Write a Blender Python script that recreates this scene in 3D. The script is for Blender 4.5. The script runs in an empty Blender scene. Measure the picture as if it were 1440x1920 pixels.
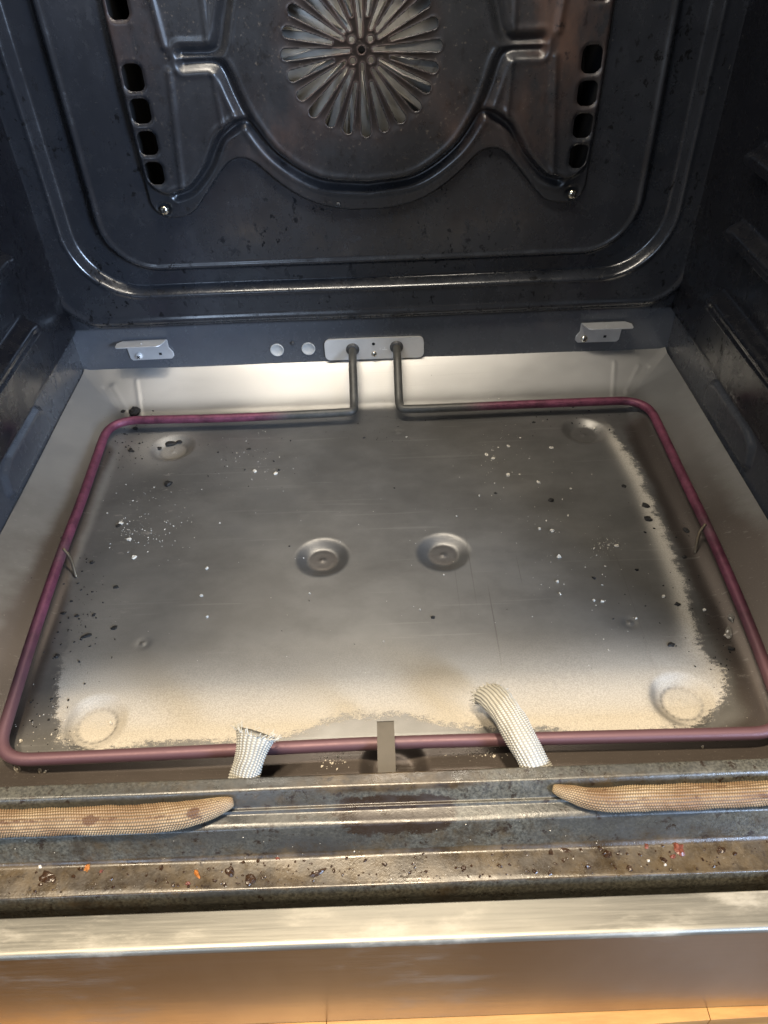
import bpy, bmesh, math, random
import numpy as np
from mathutils import Vector, Matrix, noise
rad = math.radians
rng = random.Random(7); nrs = np.random.RandomState(11)
S = bpy.context.scene
# ------------------------------------------------------------------ camera
FPX, PITCH, YAW, ROLL = 1424.86, 0.723661, 0.003671, -0.040914
CAM = np.array([0.004058, -0.530013, 0.305984])
def cam_axes(p, yw, r):
    cp, sp, cy, sy, cr, sr = math.cos(p), math.sin(p), math.cos(yw), math.sin(yw), math.cos(r), math.sin(r)
    f = np.array([0, cp, -sp]); u = np.array([0, sp, cp]); x = np.array([1, 0, 0.])
    x, u = cr*x + sr*u, -sr*x + cr*u
    Rz = np.array([[cy, -sy, 0], [sy, cy, 0], [0, 0, 1]])
    return Rz @ x, Rz @ u, Rz @ f
AX, AU, AF = cam_axes(PITCH, YAW, ROLL)
cd = bpy.data.cameras.new("camera"); cam = bpy.data.objects.new("camera", cd); S.collection.objects.link(cam)
cam.matrix_world = Matrix([[AX[0], AU[0], -AF[0], CAM[0]], [AX[1], AU[1], -AF[1], CAM[1]], [AX[2], AU[2], -AF[2], CAM[2]], [0, 0, 0, 1]])
cd.sensor_fit = 'VERTICAL'; cd.sensor_height = 36; cd.lens = FPX/1920*36; cd.clip_start = .005; cd.clip_end = 30
S.camera = cam
def spot(px, py, z):            # point of the photograph on the horizontal plane z
    d = AF + AX*(px-720)/FPX - AU*(py-960)/FPX
    t = (z-CAM[2])/d[2]; return CAM + t*d
# ------------------------------------------------------------------ world, lamps
W = bpy.data.worlds.new("World"); S.world = W; W.use_nodes = True
wb = W.node_tree.nodes['Background']; wb.inputs[0].default_value = (0.80, 0.72, 0.62, 1); wb.inputs[1].default_value = 0.09
S.view_settings.view_transform = 'Standard'; S.view_settings.look = 'None'; S.view_settings.exposure = 0; S.view_settings.gamma = 1
def area(name, loc, target, sx, sy, power, col):
    l = bpy.data.lights.new(name, 'AREA'); l.shape = 'RECTANGLE'; l.size = sx; l.size_y = sy; l.energy = power; l.color = col
    o = bpy.data.objects.new(name, l); S.collection.objects.link(o); o.location = loc
    o.rotation_euler = (Vector(target)-Vector(loc)).to_track_quat('-Z', 'Y').to_euler(); return o
area("ceiling_lamp_overhead", (0.02, -.565, 1.70), (0, -.35, 0), .10, .10, 38, (1, .84, .62))
area("ceiling_lamp_side", (-0.50, -.645, 1.75), (0, -.35, 0), .12, .12, 25, (1, .84, .62))
area("window_light_left", (-.58, -1.60, .60), (-.02, 0, .05), .45, .5, 5.5, (.60, .76, 1))
area("window_light_right", (.95, -1.30, .50), (-.12, 0, .02), .30, .40, 37, (.54, .71, 1))
ol = area("added_slope_light", (-.02, -.105, .388), (.0, -.05, 0), .30, .03, .85, (1, .91, .77)); ol.data.spread = rad(130)  # added bar light out of view, brightens the pan's rear slope
S.cycles.use_denoising = True
# ------------------------------------------------------------------ materials
def mat(name):
    m = bpy.data.materials.new(name); m.use_nodes = True
    return m, m.node_tree.nodes, m.node_tree.links, m.node_tree.nodes['Principled BSDF']
def N(nt, t, **k):
    n = nt.new(t)
    for a, b in k.items(): setattr(n, a, b)
    return n
def tex(nt, L, scale=(1, 1, 1), sc=5, det=4, rough=.6, coord='Object'):
    tc = N(nt, 'ShaderNodeTexCoord'); mp = N(nt, 'ShaderNodeMapping'); mp.inputs['Scale'].default_value = scale
    L.new(tc.outputs[coord], mp.inputs[0]); n = N(nt, 'ShaderNodeTexNoise'); n.inputs['Scale'].default_value = sc
    n.inputs['Detail'].default_value = det; n.inputs['Roughness'].default_value = rough; L.new(mp.outputs[0], n.inputs[0]); return n.outputs['Fac']
def ramp(nt, L, src, a, b, lo=0., hi=1.):
    r = N(nt, 'ShaderNodeMapRange'); r.interpolation_type = 'SMOOTHSTEP'
    L.new(src, r.inputs[0]); r.inputs[1].default_value = a; r.inputs[2].default_value = b
    r.inputs[3].default_value = lo; r.inputs[4].default_value = hi; return r.outputs[0]
def math_(nt, L, op, a, b=None):
    m = N(nt, 'ShaderNodeMath'); m.operation = op
    for i, v in enumerate((a, b)):
        if v is None: continue
        if isinstance(v, (int, float)): m.inputs[i].default_value = v
        else: L.new(v, m.inputs[i])
    return m.outputs[0]
def mixc(nt, L, f, a, b):
    m = N(nt, 'ShaderNodeMix'); m.data_type = 'RGBA'
    if isinstance(f, float): m.inputs[0].default_value = f
    else: L.new(f, m.inputs[0])
    for i, v in ((6, a), (7, b)):
        if isinstance(v, tuple): m.inputs[i].default_value = (*v, 1)
        else: L.new(v, m.inputs[i])
    return m.outputs[2]
def bump(nt, L, B, src, strength, dist):
    b = N(nt, 'ShaderNodeBump'); b.inputs['Strength'].default_value = strength; b.inputs['Distance'].default_value = dist
    L.new(src, b.inputs['Height']); L.new(b.outputs[0], B.inputs['Normal']); return b
def attr(nt, name):
    a = N(nt, 'ShaderNodeAttribute'); a.attribute_name = name; return a.outputs['Fac']

def enamel(name, base, spots=.5, hz=.35, spec=.8, grease=False, rough=.13, dusty=.0, lower=False):
    m, nt, L, B = mat(name)
    sp = ramp(nt, L, tex(nt, L, (1, 1, .8), sc=170, det=5, rough=.72), .575, .615)
    big = ramp(nt, L, tex(nt, L, sc=14, det=6, rough=.6), .38, .62)
    c = mixc(nt, L, math_(nt, L, 'MULTIPLY', math_(nt, L, 'MULTIPLY', sp, big), spots), base, (.004, .0035, .003))
    haze_ = ramp(nt, L, tex(nt, L, (1, 1, .4), sc=22, det=7, rough=.68), .45, .75)
    c = mixc(nt, L, math_(nt, L, 'MULTIPLY', haze_, hz), c, tuple(min(1, b*2.2+.006) for b in base))
    if grease:
        g = attr(nt, 'grease'); gn = ramp(nt, L, tex(nt, L, (1, 1, .5), sc=45, det=8, rough=.72), .33, .72)
        gg = math_(nt, L, 'MULTIPLY', g, gn)
        c = mixc(nt, L, gg, c, (.075, .042, .030))
        dk = ramp(nt, L, tex(nt, L, (1, 1, .7), sc=150, det=7, rough=.75), .56, .66)
        c = mixc(nt, L, math_(nt, L, 'MULTIPLY', math_(nt, L, 'MULTIPLY', dk, g), .9), c, (.008, .004, .004))
    if grease:
        so = attr(nt, 'soot'); c = mixc(nt, L, math_(nt, L, 'MULTIPLY', so, ramp(nt, L, tex(nt, L, sc=200, det=6, rough=.7), .25, .6, .82, 1.)), c, (.009, .006, .005))
        spl = ramp(nt, L, tex(nt, L, sc=420, det=4, rough=.8), .60, .66); c = mixc(nt, L, math_(nt, L, 'MULTIPLY', math_(nt, L, 'MULTIPLY', spl, big), .5), c, (.13, .11, .09))
    # fine pale dust specks
    du = ramp(nt, L, tex(nt, L, sc=620, det=2, rough=.5), .74, .78)
    c = mixc(nt, L, math_(nt, L, 'MULTIPLY', du, .25+dusty), c, (.25, .23, .2))
    if not grease: L.new(ramp(nt, L, math_(nt, L, 'MULTIPLY', sp, big), 0, 1, spec, .1), B.inputs['Specular IOR Level'])
    if lower: c = mixc(nt, L, attr(nt, 'lower'), c, (.075, .079, .088))
    L.new(c, B.inputs['Base Color'])
    r = ramp(nt, L, tex(nt, L, sc=30, det=7, rough=.7), .3, .75, rough, rough+.25)
    r2 = math_(nt, L, 'ADD', r, math_(nt, L, 'MULTIPLY', sp, .15)) if not grease else math_(nt, L, 'ADD', r, math_(nt, L, 'MULTIPLY', gg, .25))
    L.new(r2, B.inputs['Roughness']); B.inputs['Specular IOR Level'].default_value = .8
    if grease:
        L.new(math_(nt, L, 'ADD', r2, math_(nt, L, 'MULTIPLY', so, .28)), B.inputs['Roughness']); L.new(ramp(nt, L, so, 0, 1, .55, .2), B.inputs['Specular IOR Level'])
    bump(nt, L, B, tex(nt, L, sc=90, det=6, rough=.6), .12, .0006)
    return m
M = {}
M['enamel'] = enamel('dark_enamel', (.017, .0185, .0225), spots=.85, lower=True)
M['cover'] = enamel('cover_enamel', (.017, .018, .021), grease=True, rough=.19)
M['side'] = enamel('side_enamel', (.006, .0065, .009), rough=.15, hz=.06, spec=.5, dusty=.3, lower=True)
M['roof'] = enamel('roof_enamel', (.014, .015, .018))

# pan: aluminised steel, with a powdery heat bleached field, plus painted light and shade
m, nt, L, B = mat('pan_steel')
pw = attr(nt, 'powder'); rag = tex(nt, L, (.5, 1, 1), sc=520, det=6, rough=.75); rag2 = tex(nt, L, (.5, 1, 1), sc=60, det=5)
pf = math_(nt, L, 'ADD', pw, math_(nt, L, 'MULTIPLY', math_(nt, L, 'SUBTRACT', rag, .5), .9))
pf = math_(nt, L, 'ADD', pf, math_(nt, L, 'MULTIPLY', math_(nt, L, 'SUBTRACT', rag2, .5), .7))
pmask0 = ramp(nt, L, pf, .15, .85)
burn_shade = attr(nt, 'burn_shade'); bn = ramp(nt, L, math_(nt, L, 'ADD', burn_shade, math_(nt, L, 'MULTIPLY', math_(nt, L, 'SUBTRACT', rag2, .5), .5)), .3, .8)
metal = mixc(nt, L, ramp(nt, L, tex(nt, L, (.7, 1, 1), sc=20, det=8, rough=.65), .3, .7), (.165, .158, .147), (.24, .232, .218))
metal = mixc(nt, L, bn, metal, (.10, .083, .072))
edge = attr(nt, 'slope_light')
metal = mixc(nt, L, edge, metal, (.60, .585, .56))  # light on the rear and side slopes painted into the metal colour
scr2 = ramp(nt, L, tex(nt, L, (.03, 1, 1), sc=330, det=2, rough=.5), .66, .72)
metal = mixc(nt, L, math_(nt, L, 'MULTIPLY', scr2, .14), metal, (.42, .41, .38))
scr = ramp(nt, L, tex(nt, L, (1, .012, 1), sc=420, det=2, rough=.5), .655, .70)
metal = mixc(nt, L, math_(nt, L, 'MULTIPLY', scr, attr(nt, 'scratch')), metal, (.10, .09, .08))
grit = tex(nt, L, sc=1500, det=3, rough=.8)
pcol = mixc(nt, L, ramp(nt, L, grit, .35, .65), (.42, .38, .315), (.54, .49, .41))
gr2 = tex(nt, L, sc=1700, det=4, rough=.75)
pmask = ramp(nt, L, math_(nt, L, 'ADD', math_(nt, L, 'MULTIPLY', pmask0, 1.6), math_(nt, L, 'MULTIPLY', math_(nt, L, 'SUBTRACT', gr2, .5), 2.6)), .30, .72)
pthick = math_(nt, L, 'MULTIPLY', pmask, attr(nt, 'thick_lit'))
speck = ramp(nt, L, grit, .38, .60)
pm = math_(nt, L, 'MULTIPLY', pthick, ramp(nt, L, speck, 0, 1, .86, 1.))
col = mixc(nt, L, pm, metal, pcol)
wst = ramp(nt, L, math_(nt, L, 'MULTIPLY', ramp(nt, L, tex(nt, L, (.45, 1, 1), sc=170, det=6, rough=.75), .56, .70), attr(nt, 'crust')), 0, 1, 0, .75)
col = mixc(nt, L, wst, col, (.42, .39, .35))
L.new(col, B.inputs['Base Color'])
L.new(ramp(nt, L, pm, 0, 1, .74, .08), B.inputs['Metallic'])
rb = ramp(nt, L, tex(nt, L, (.5, 1, 1), sc=30, det=8, rough=.7), .2, .8, .36, .48)
L.new(math_(nt, L, 'ADD', rb, math_(nt, L, 'MULTIPLY', pm, .35)), B.inputs['Roughness'])
hb = math_(nt, L, 'ADD', math_(nt, L, 'MULTIPLY', grit, math_(nt, L, 'ADD', math_(nt, L, 'MULTIPLY', pm, 1.), .12)), math_(nt, L, 'MULTIPLY', tex(nt, L, (.04, 1, 1), sc=1400, det=2), .25))
bump(nt, L, B, hb, .35, .00025)
M['pan'] = m

def metal_(name, base, rough, stretch=(1, 1, 1), var=.12, metallic=1., stain=None, sc=60, bmp=.1):
    m, nt, L, B = mat(name)
    n = tex(nt, L, stretch, sc=sc, det=8, rough=.65)
    c = mixc(nt, L, ramp(nt, L, n, .3, .7), tuple(b*(1-var) for b in base), tuple(min(1, b*(1+var)) for b in base))
    if stain:
        s = ramp(nt, L, tex(nt, L, sc=28, det=9, rough=.62), stain[1], stain[1]+.12)
        c = mixc(nt, L, s, c, stain[0])
        L.new(ramp(nt, L, s, 0, 1, metallic, metallic*.4), B.inputs['Metallic'])
    else: B.inputs['Metallic'].default_value = metallic
    L.new(c, B.inputs['Base Color'])
    L.new(ramp(nt, L, n, .2, .8, rough-.06, rough+.08), B.inputs['Roughness'])
    bump(nt, L, B, n, bmp, .0003)
    return m
M['plate'] = metal_('zinc_plate', (.72, .70, .67), .5, var=.05, metallic=.45)
M['screw'] = metal_('screw_steel', (.75, .68, .55), .2, var=.2)
M['dark'] = metal_('dark_hollow', (.004, .004, .005), .8, metallic=0)
M['white'] = metal_('mineral_wool', (.50, .49, .46), .9, metallic=0, var=.08)
M['blade'] = metal_('fan_steel', (.50, .475, .43), .42, metallic=.45, stain=((.16, .12, .085), .56), sc=80)
M['stamp'] = metal_('stamp', (.85, .85, .83), .5, metallic=.2)
# brushed trim
def brushed(name, base, smudge, rough, metallic=.85):
    m, nt, L, B = mat(name)
    n = tex(nt, L, (.03, 1, 1), sc=900, det=4, rough=.6)
    c = mixc(nt, L, ramp(nt, L, n, .3, .7), tuple(b*.88 for b in base), base)
    s = ramp(nt, L, tex(nt, L, (1, 2, 1), sc=11, det=10, rough=.66), .46, .62)
    s2 = ramp(nt, L, tex(nt, L, (.3, 1, 1), sc=60, det=8, rough=.7), .40, .62)
    sm = math_(nt, L, 'MULTIPLY', math_(nt, L, 'MULTIPLY', s, s2), smudge)
    c = mixc(nt, L, sm, c, (.50, .46, .38))
    L.new(c, B.inputs['Base Color']); L.new(ramp(nt, L, sm, 0, 1, metallic, .25), B.inputs['Metallic'])
    L.new(math_(nt, L, 'ADD', ramp(nt, L, n, .2, .8, rough-.04, rough+.07), math_(nt, L, 'MULTIPLY', sm, .25)), B.inputs['Roughness'])
    bump(nt, L, B, n, .10, .0002); return m
M['trim'] = brushed('brushed_steel', (.31, .295, .255), .62, .42)
M['trim_face'] = brushed('brushed_steel_face', (.45, .41, .35), .30, .32, 1.)
nt_ = M['trim_face'].node_tree; nn, LL = nt_.nodes, nt_.links; B_ = nn['Principled BSDF']; src = B_.inputs['Base Color'].links[0].from_socket
reflect_bands = ramp(nn, LL, tex(nn, LL, (1, 1, .35), sc=9, det=5, rough=.55), .35, .68, 0, .55)  # vertical blotches paint reflections into the face colour
LL.new(mixc(nn, LL, reflect_bands, src, (.22, .17, .125)), B_.inputs['Base Color'])
# element : purple oxide with a dark cold end
m, nt, L, B = mat('element_oxide')
h = attr(nt, 'oxide'); wn = tex(nt, L, sc=75, det=9, rough=.78)
c1 = mixc(nt, L, ramp(nt, L, wn, .3, .7), (.075, .020, .034), (.22, .060, .100))
c2 = mixc(nt, L, ramp(nt, L, attr(nt, 'front'), 0, 1), c1, (.125, .062, .070))
c0 = mixc(nt, L, ramp(nt, L, wn, .3, .7), (.055, .052, .045), (.10, .095, .085))
L.new(mixc(nt, L, ramp(nt, L, h, 0, 1), c0, c2), B.inputs['Base Color'])
B.inputs['Metallic'].default_value = .35; L.new(ramp(nt, L, wn, .2, .8, .42, .6), B.inputs['Roughness'])
bump(nt, L, B, tex(nt, L, sc=700, det=3), .15, .0002); M['element'] = m
# front frame: mottled grey green enamel with a greasy brown ledge
m, nt, L, B = mat('frame_enamel')
sp = tex(nt, L, sc=700, det=4, rough=.75)
c = mixc(nt, L, ramp(nt, L, sp, .35, .66), (.040, .038, .030), (.125, .118, .092))
c = mixc(nt, L, ramp(nt, L, tex(nt, L, (.4, 1, 1), sc=16, det=8, rough=.65), .4, .7), c, (.040, .039, .036))
br = attr(nt, 'grease'); gb = ramp(nt, L, math_(nt, L, 'ADD', br, math_(nt, L, 'MULTIPLY', math_(nt, L, 'SUBTRACT', tex(nt, L, sc=120, det=6, rough=.7), .5), .7)), .3, .62)
gc = mixc(nt, L, ramp(nt, L, tex(nt, L, sc=55, det=8, rough=.7), .38, .66), (.028, .018, .009), (.088, .060, .030))
c = mixc(nt, L, gb, c, gc)
bs = ramp(nt, L, tex(nt, L, sc=230, det=6, rough=.7), .565, .63); bs2 = ramp(nt, L, tex(nt, L, sc=24, det=6, rough=.7), .42, .56)
c = mixc(nt, L, math_(nt, L, 'MULTIPLY', bs, ramp(nt, L, bs2, 0, 1, .25, .9)), c, (.018, .010, .006))
scorch = ramp(nt, L, math_(nt, L, 'MULTIPLY', attr(nt, 'scorch'), tex(nt, L, (.8, 1, 1), sc=150, det=8, rough=.8)), .34, .44)
c = mixc(nt, L, math_(nt, L, 'MULTIPLY', scorch, .94), c, (.024, .013, .007))
L.new(c, B.inputs['Base Color']); B.inputs['Metallic'].default_value = 0.0; B.inputs['Specular IOR Level'].default_value = .8
L.new(ramp(nt, L, tex(nt, L, sc=80, det=7, rough=.7), .3, .7, .22, .45), B.inputs['Roughness'])
bump(nt, L, B, tex(nt, L, sc=500, det=5, rough=.7), .3, .0004); M['frame'] = m
# braids
def braid(name, a, b, soot):
    m, nt, L, B = mat(name)
    d = ramp(nt, L, attr(nt, 'groove'), 0, 1)
    c = mixc(nt, L, ramp(nt, L, tex(nt, L, sc=45, det=6), .3, .7), a, b)
    c = mixc(nt, L, ramp(nt, L, d, .1, .75, .8, 0), c, tuple(x*(.15 if soot else .36) for x in b))  # grooves darkened in colour, as dirt and as shade between strands
    if soot:
        c = mixc(nt, L, ramp(nt, L, tex(nt, L, (.5, 1, 1), sc=70, det=7, rough=.7), .42, .68, 0, .6), c, (.13, .062, .026))
        s = ramp(nt, L, math_(nt, L, 'ADD', attr(nt, 'soot'), math_(nt, L, 'MULTIPLY', math_(nt, L, 'SUBTRACT', tex(nt, L, (.6, 1, 1), sc=210, det=7, rough=.75), .5), 2.0)), .45, .75)
        c = mixc(nt, L, math_(nt, L, 'MULTIPLY', s, .85), c, (.07, .028, .012))
        c = mixc(nt, L, ramp(nt, L, tex(nt, L, sc=130, det=5, rough=.7), .66, .70), c, (.035, .02, .018))
    L.new(c, B.inputs['Base Color']); B.inputs['Roughness'].default_value = .55
    B.inputs['Specular IOR Level'].default_value = .4; return m
M['braid_white'] = braid('white_glass_braid', (.42, .40, .34), (.52, .50, .44), False)
M['braid_tan'] = braid('toasted_glass_braid', (.23, .140, .072), (.42, .315, .19), True)
def plain(name, c, rough=.6, var=.3, sc=900, spec=.5):
    m, nt, L, B = mat(name)
    L.new(mixc(nt, L, ramp(nt, L, tex(nt, L, sc=sc, det=5, rough=.7), .3, .7), tuple(x*(1-var) for x in c), tuple(min(1, x*(1+var)) for x in c)), B.inputs['Base Color'])
    B.inputs['Roughness'].default_value = rough; B.inputs['Specular IOR Level'].default_value = spec
    bump(nt, L, B, tex(nt, L, sc=sc*1.3, det=4), .4, .0003); return m
M['char'] = plain('charcoal', (.010, .0085, .007), .65)
M['crumb'] = plain('pale_crumb', (.62, .57, .48), .7, .15)
M['orange'] = plain('orange_crumb', (.42, .15, .03), .4, .2)
M['red'] = plain('red_residue', (.15, .045, .028), .35, .4)
M['yellow'] = plain('yellow_residue', (.36, .23, .07), .5, .3)
M['grease'] = plain('brown_grease', (.035, .017, .008), .25, .4)
M['body'] = plain('body_steel', (.05, .05, .052), .5)
m, nt, L, B = mat('oak')
g = tex(nt, L, (.12, 1, 1), sc=120, det=8, rough=.7); w = tex(nt, L, (.06, 1, 1), sc=30, det=4)
info = N(nt, 'ShaderNodeObjectInfo')
c = mixc(nt, L, ramp(nt, L, g, .35, .65), (.30, .13, .03), (.56, .29, .08))
c = mixc(nt, L, ramp(nt, L, w, .3, .7, 0, .5), c, (.50, .24, .06))
c = mixc(nt, L, math_(nt, L, 'MULTIPLY', info.outputs['Random'], .4), c, (.42, .20, .06))
L.new(c, B.inputs['Base Color']); B.inputs['Roughness'].default_value = .4; bump(nt, L, B, g, .2, .0006); M['oak'] = m

mm = M['oak'].copy(); mm.name = 'floor_oak'; M['floor_oak'] = mm
for n_ in mm.node_tree.nodes:
    if n_.type == 'MIX':
        for i_ in (6, 7):
            v_ = n_.inputs[i_].default_value
            if not n_.inputs[i_].is_linked: n_.inputs[i_].default_value = (v_[0]*.55, v_[1]*.62, v_[2]*.85, 1)
# ------------------------------------------------------------------ mesh helpers
def link(o, parent=None):
    S.collection.objects.link(o)
    if parent is not None: o.parent = parent
    return o
def mesh_obj(name, V, F, m, parent=None, smooth=True, attrs=None):
    me = bpy.data.meshes.new(name); V = np.asarray(V, float)
    me.from_pydata(V.tolist(), [], F if isinstance(F, list) else F.tolist())
    if smooth: me.polygons.foreach_set('use_smooth', [True]*len(me.polygons))
    if attrs:
        for k, v in attrs.items():
            a = me.attributes.new(k, 'FLOAT', 'POINT'); a.data.foreach_set('value', np.asarray(v, float).ravel())
    me.materials.append(m); me.update()
    return link(bpy.data.objects.new(name, me), parent)
def empty(name, loc=(0, 0, 0)):
    o = bpy.data.objects.new(name, None); o.location = loc; o.empty_display_size = .01; return link(o)
def tag(o, label=None, cat=None, group=None, kind=None):
    for k, v in (('label', label), ('category', cat), ('group', group), ('kind', kind)):
        if v: o[k] = v
    return o
def sm(x, a, b):
    t = np.clip((x-a)/(b-a), 0, 1); return t*t*(3-2*t)
def seg_dist(X, Z, P):
    P = np.asarray(P, float); D = np.full(X.shape, 1e9)
    for (a, b) in zip(P[:-1], P[1:]):
        ab = b-a; l = max(ab@ab, 1e-12); t = np.clip(((X-a[0])*ab[0]+(Z-a[1])*ab[1])/l, 0, 1)
        D = np.minimum(D, np.hypot(X-a[0]-t*ab[0], Z-a[1]-t*ab[1]))
    return D
def poly_sdf(X, Z, P):                     # negative inside
    P = np.asarray(P, float); Q = np.vstack([P, P[:1]]); D = seg_dist(X, Z, Q); ins = np.zeros(X.shape, bool)
    for (a, b) in zip(Q[:-1], Q[1:]):
        if a[1] == b[1]: continue
        c = (a[1] > Z) != (b[1] > Z); ins ^= c & (X < (b[0]-a[0])*(Z-a[1])/(b[1]-a[1])+a[0])
    return np.where(ins, -D, D)
def rrect(X, Z, x0, x1, z0, z1, r):
    cx, cz, hx, hz = (x0+x1)/2, (z0+z1)/2, (x1-x0)/2-r, (z1-z0)/2-r
    qx, qz = np.abs(X-cx)-hx, np.abs(Z-cz)-hz
    return np.hypot(np.maximum(qx, 0), np.maximum(qz, 0))+np.minimum(np.maximum(qx, qz), 0)-r
def crom(P, n=8):
    P = np.asarray(P, float); out = []; Q = np.vstack([2*P[0]-P[1], P, 2*P[-1]-P[-2]])
    for i in range(1, len(Q)-2):
        for k in range(n):
            t = k/n; a, b, c, d = Q[i-1:i+3]
            out.append(.5*((2*b)+(c-a)*t+(2*a-5*b+4*c-d)*t*t+(3*b-a-3*c+d)*t**3))
    out.append(P[-1]); return np.array(out)
def grid_mesh(name, us, vs, to3, mat_, parent, sdf=None, attrs=None, solid=0):
    """sheet over (u,v); to3(U,V)->xyz; sdf(U,V) > 0 is cut away with clean edges"""
    U, Vv = np.meshgrid(us, vs, indexing='ij'); nu, nv = U.shape
    idx = np.arange(nu*nv).reshape(nu, nv)
    a, b, c, d = idx[:-1, :-1].ravel(), idx[1:, :-1].ravel(), idx[1:, 1:].ravel(), idx[:-1, 1:].ravel()
    if sdf is None:
        pu, pv, F = U.ravel(), Vv.ravel(), np.stack([a, b, c, d], 1).tolist()
    else:
        s = sdf(U, Vv).ravel(); s[np.abs(s) < 1e-7] = -1e-7
        ins = s < 0; cnt = ins[a].astype(int)+ins[b]+ins[c]+ins[d]
        F = np.stack([a, b, c, d], 1)[cnt == 4].tolist()
        pu, pv = list(U.ravel()), list(Vv.ravel()); cache = {}
        def cut(i, j):
            k = (min(i, j), max(i, j))
            if k not in cache:
                t = s[i]/(s[i]-s[j]); cache[k] = len(pu); pu.append(pu[i]+t*(pu[j]-pu[i])); pv.append(pv[i]+t*(pv[j]-pv[i]))
            return cache[k]
        for q in np.stack([a, b, c, d], 1)[(cnt > 0) & (cnt < 4)]:
            for tri in ((q[0], q[1], q[2]), (q[0], q[2], q[3])):
                out = []
                for i in range(3):
                    p0, p1 = int(tri[i]), int(tri[(i+1) % 3])
                    if ins[p0]: out.append(p0)
                    if ins[p0] != ins[p1]: out.append(cut(p0, p1))
                if len(out) >= 3: F.append(out)
        used = sorted({i for f in F for i in f}); mp = {k: n for n, k in enumerate(used)}
        F = [[mp[i] for i in f] for f in F]; pu = np.array(pu)[used]; pv = np.array(pv)[used]
    XYZ = to3(pu, pv)
    at = {k: f(pu, pv) for k, f in (attrs or {}).items()}
    o = mesh_obj(name, np.stack(XYZ, 1), F, mat_, parent, True, at)
    if solid:
        sd = o.modifiers.new('thickness', 'SOLIDIFY'); sd.thickness = solid; sd.offset = -1; sd.use_rim = True
    return o
def frames(P):
    P = np.asarray(P, float); T = np.gradient(P, axis=0); T /= np.linalg.norm(T, axis=1)[:, None]
    up = np.array([0, 0, 1.]); A = []
    for t in T:
        a = np.cross(t, up)
        if np.linalg.norm(a) < .2: a = np.cross(t, np.array([1., 0, 0]))
        a /= np.linalg.norm(a)
        if A and a @ A[-1] < 0: a = -a
        A.append(a)
    A = np.array(A); Bn = np.cross(A, T); return T, A, Bn
def sweep(name, P, R, nseg, mat_, parent, attrs=None, caps=True, flat=1.):
    P = np.asarray(P, float); T, A, Bn = frames(P); R = np.broadcast_to(R, (len(P),))
    th = np.linspace(0, 2*math.pi, nseg, endpoint=False)
    V = P[:, None, :]+R[:, None, None]*(np.cos(th)[None, :, None]*A[:, None, :]+flat*np.sin(th)[None, :, None]*Bn[:, None, :])
    F = []
    for i in range(len(P)-1):
        for j in range(nseg):
            k = (j+1) % nseg; F.append([i*nseg+j, i*nseg+k, (i+1)*nseg+k, (i+1)*nseg+j])
    if caps: F.append(list(range(nseg))[::-1]); F.append([(len(P)-1)*nseg+j for j in range(nseg)])
    at = {k: np.repeat(v, nseg) for k, v in (attrs or {}).items()}
    return mesh_obj(name, V.reshape(-1, 3), F, mat_, parent, True, at)
def resample(P, step):
    P = np.asarray(P, float); d = np.r_[0, np.cumsum(np.linalg.norm(np.diff(P, axis=0), axis=1))]
    n = max(2, int(d[-1]/step)); t = np.linspace(0, d[-1], n); return np.stack([np.interp(t, d, P[:, i]) for i in range(P.shape[1])], 1)
def fillet(P, r, n=6):
    P = [np.asarray(p, float) for p in P]; out = [P[0]]
    for i in range(1, len(P)-1):
        ri = r[i] if hasattr(r, '__len__') else r
        a, b, c = P[i-1], P[i], P[i+1]; u = a-b; v = c-b; lu, lv = np.linalg.norm(u), np.linalg.norm(v)
        k = min(ri, lu*.45, lv*.45); p0, p1 = b+u/lu*k, b+v/lv*k
        for s in range(n+1):
            t = s/n; out.append((1-t)**2*p0+2*t*(1-t)*b+t*t*p1)
    out.append(P[-1]); return np.array(out)
def lathe(name, prof, n, mat_, parent, M4, smooth=True):
    """prof (r, h) revolved round local Z, placed by the matrix M4"""
    V = []; F = []; th = np.linspace(0, 2*math.pi, n, endpoint=False)
    for r, h in prof:
        for t in th: V.append(M4 @ Vector((r*math.cos(t), r*math.sin(t), h)))
    for i in range(len(prof)-1):
        for j in range(n):
            k = (j+1) % n; F.append([i*n+j, i*n+k, (i+1)*n+k, (i+1)*n+j])
    F.append([(len(prof)-1)*n+j for j in range(n)])
    return mesh_obj(name, [tuple(v) for v in V], F, mat_, parent, smooth)
def prism(name, P, t0, t1, axis, mat_, parent, bev=0., smooth=False):
    """polygon P extruded along axis ('y' -> P is (x,z); 'z' -> P is (x,y); 'x' -> P is (y,z))"""
    bm = bmesh.new()
    def mk(p, t): return {'y': (p[0], t, p[1]), 'z': (p[0], p[1], t), 'x': (t, p[0], p[1])}[axis]
    a = [bm.verts.new(mk(p, t0)) for p in P]; b = [bm.verts.new(mk(p, t1)) for p in P]
    bm.faces.new(a); bm.faces.new(b[::-1])
    for i in range(len(P)): j = (i+1) % len(P); bm.faces.new((a[i], b[i], b[j], a[j]))
    bmesh.ops.recalc_face_normals(bm, faces=bm.faces)
    if bev: bmesh.ops.bevel(bm, geom=list(bm.edges), offset=bev, segments=2, affect='EDGES', profile=.5)
    me = bpy.data.meshes.new(name); bm.to_mesh(me); bm.free(); me.materials.append(mat_)
    if smooth: me.polygons.foreach_set('use_smooth', [True]*len(me.polygons))
    return link(bpy.data.objects.new(name, me), parent)
def box(name, x0, x1, y0, y1, z0, z1, m, parent=None, bev=0.):
    return prism(name, [(x0, y0), (x1, y0), (x1, y1), (x0, y1)], z0, z1, 'z', m, parent, bev)
FACE_Y = Matrix.Rotation(rad(90), 4, 'X')           # local +Z -> world -Y
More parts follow.
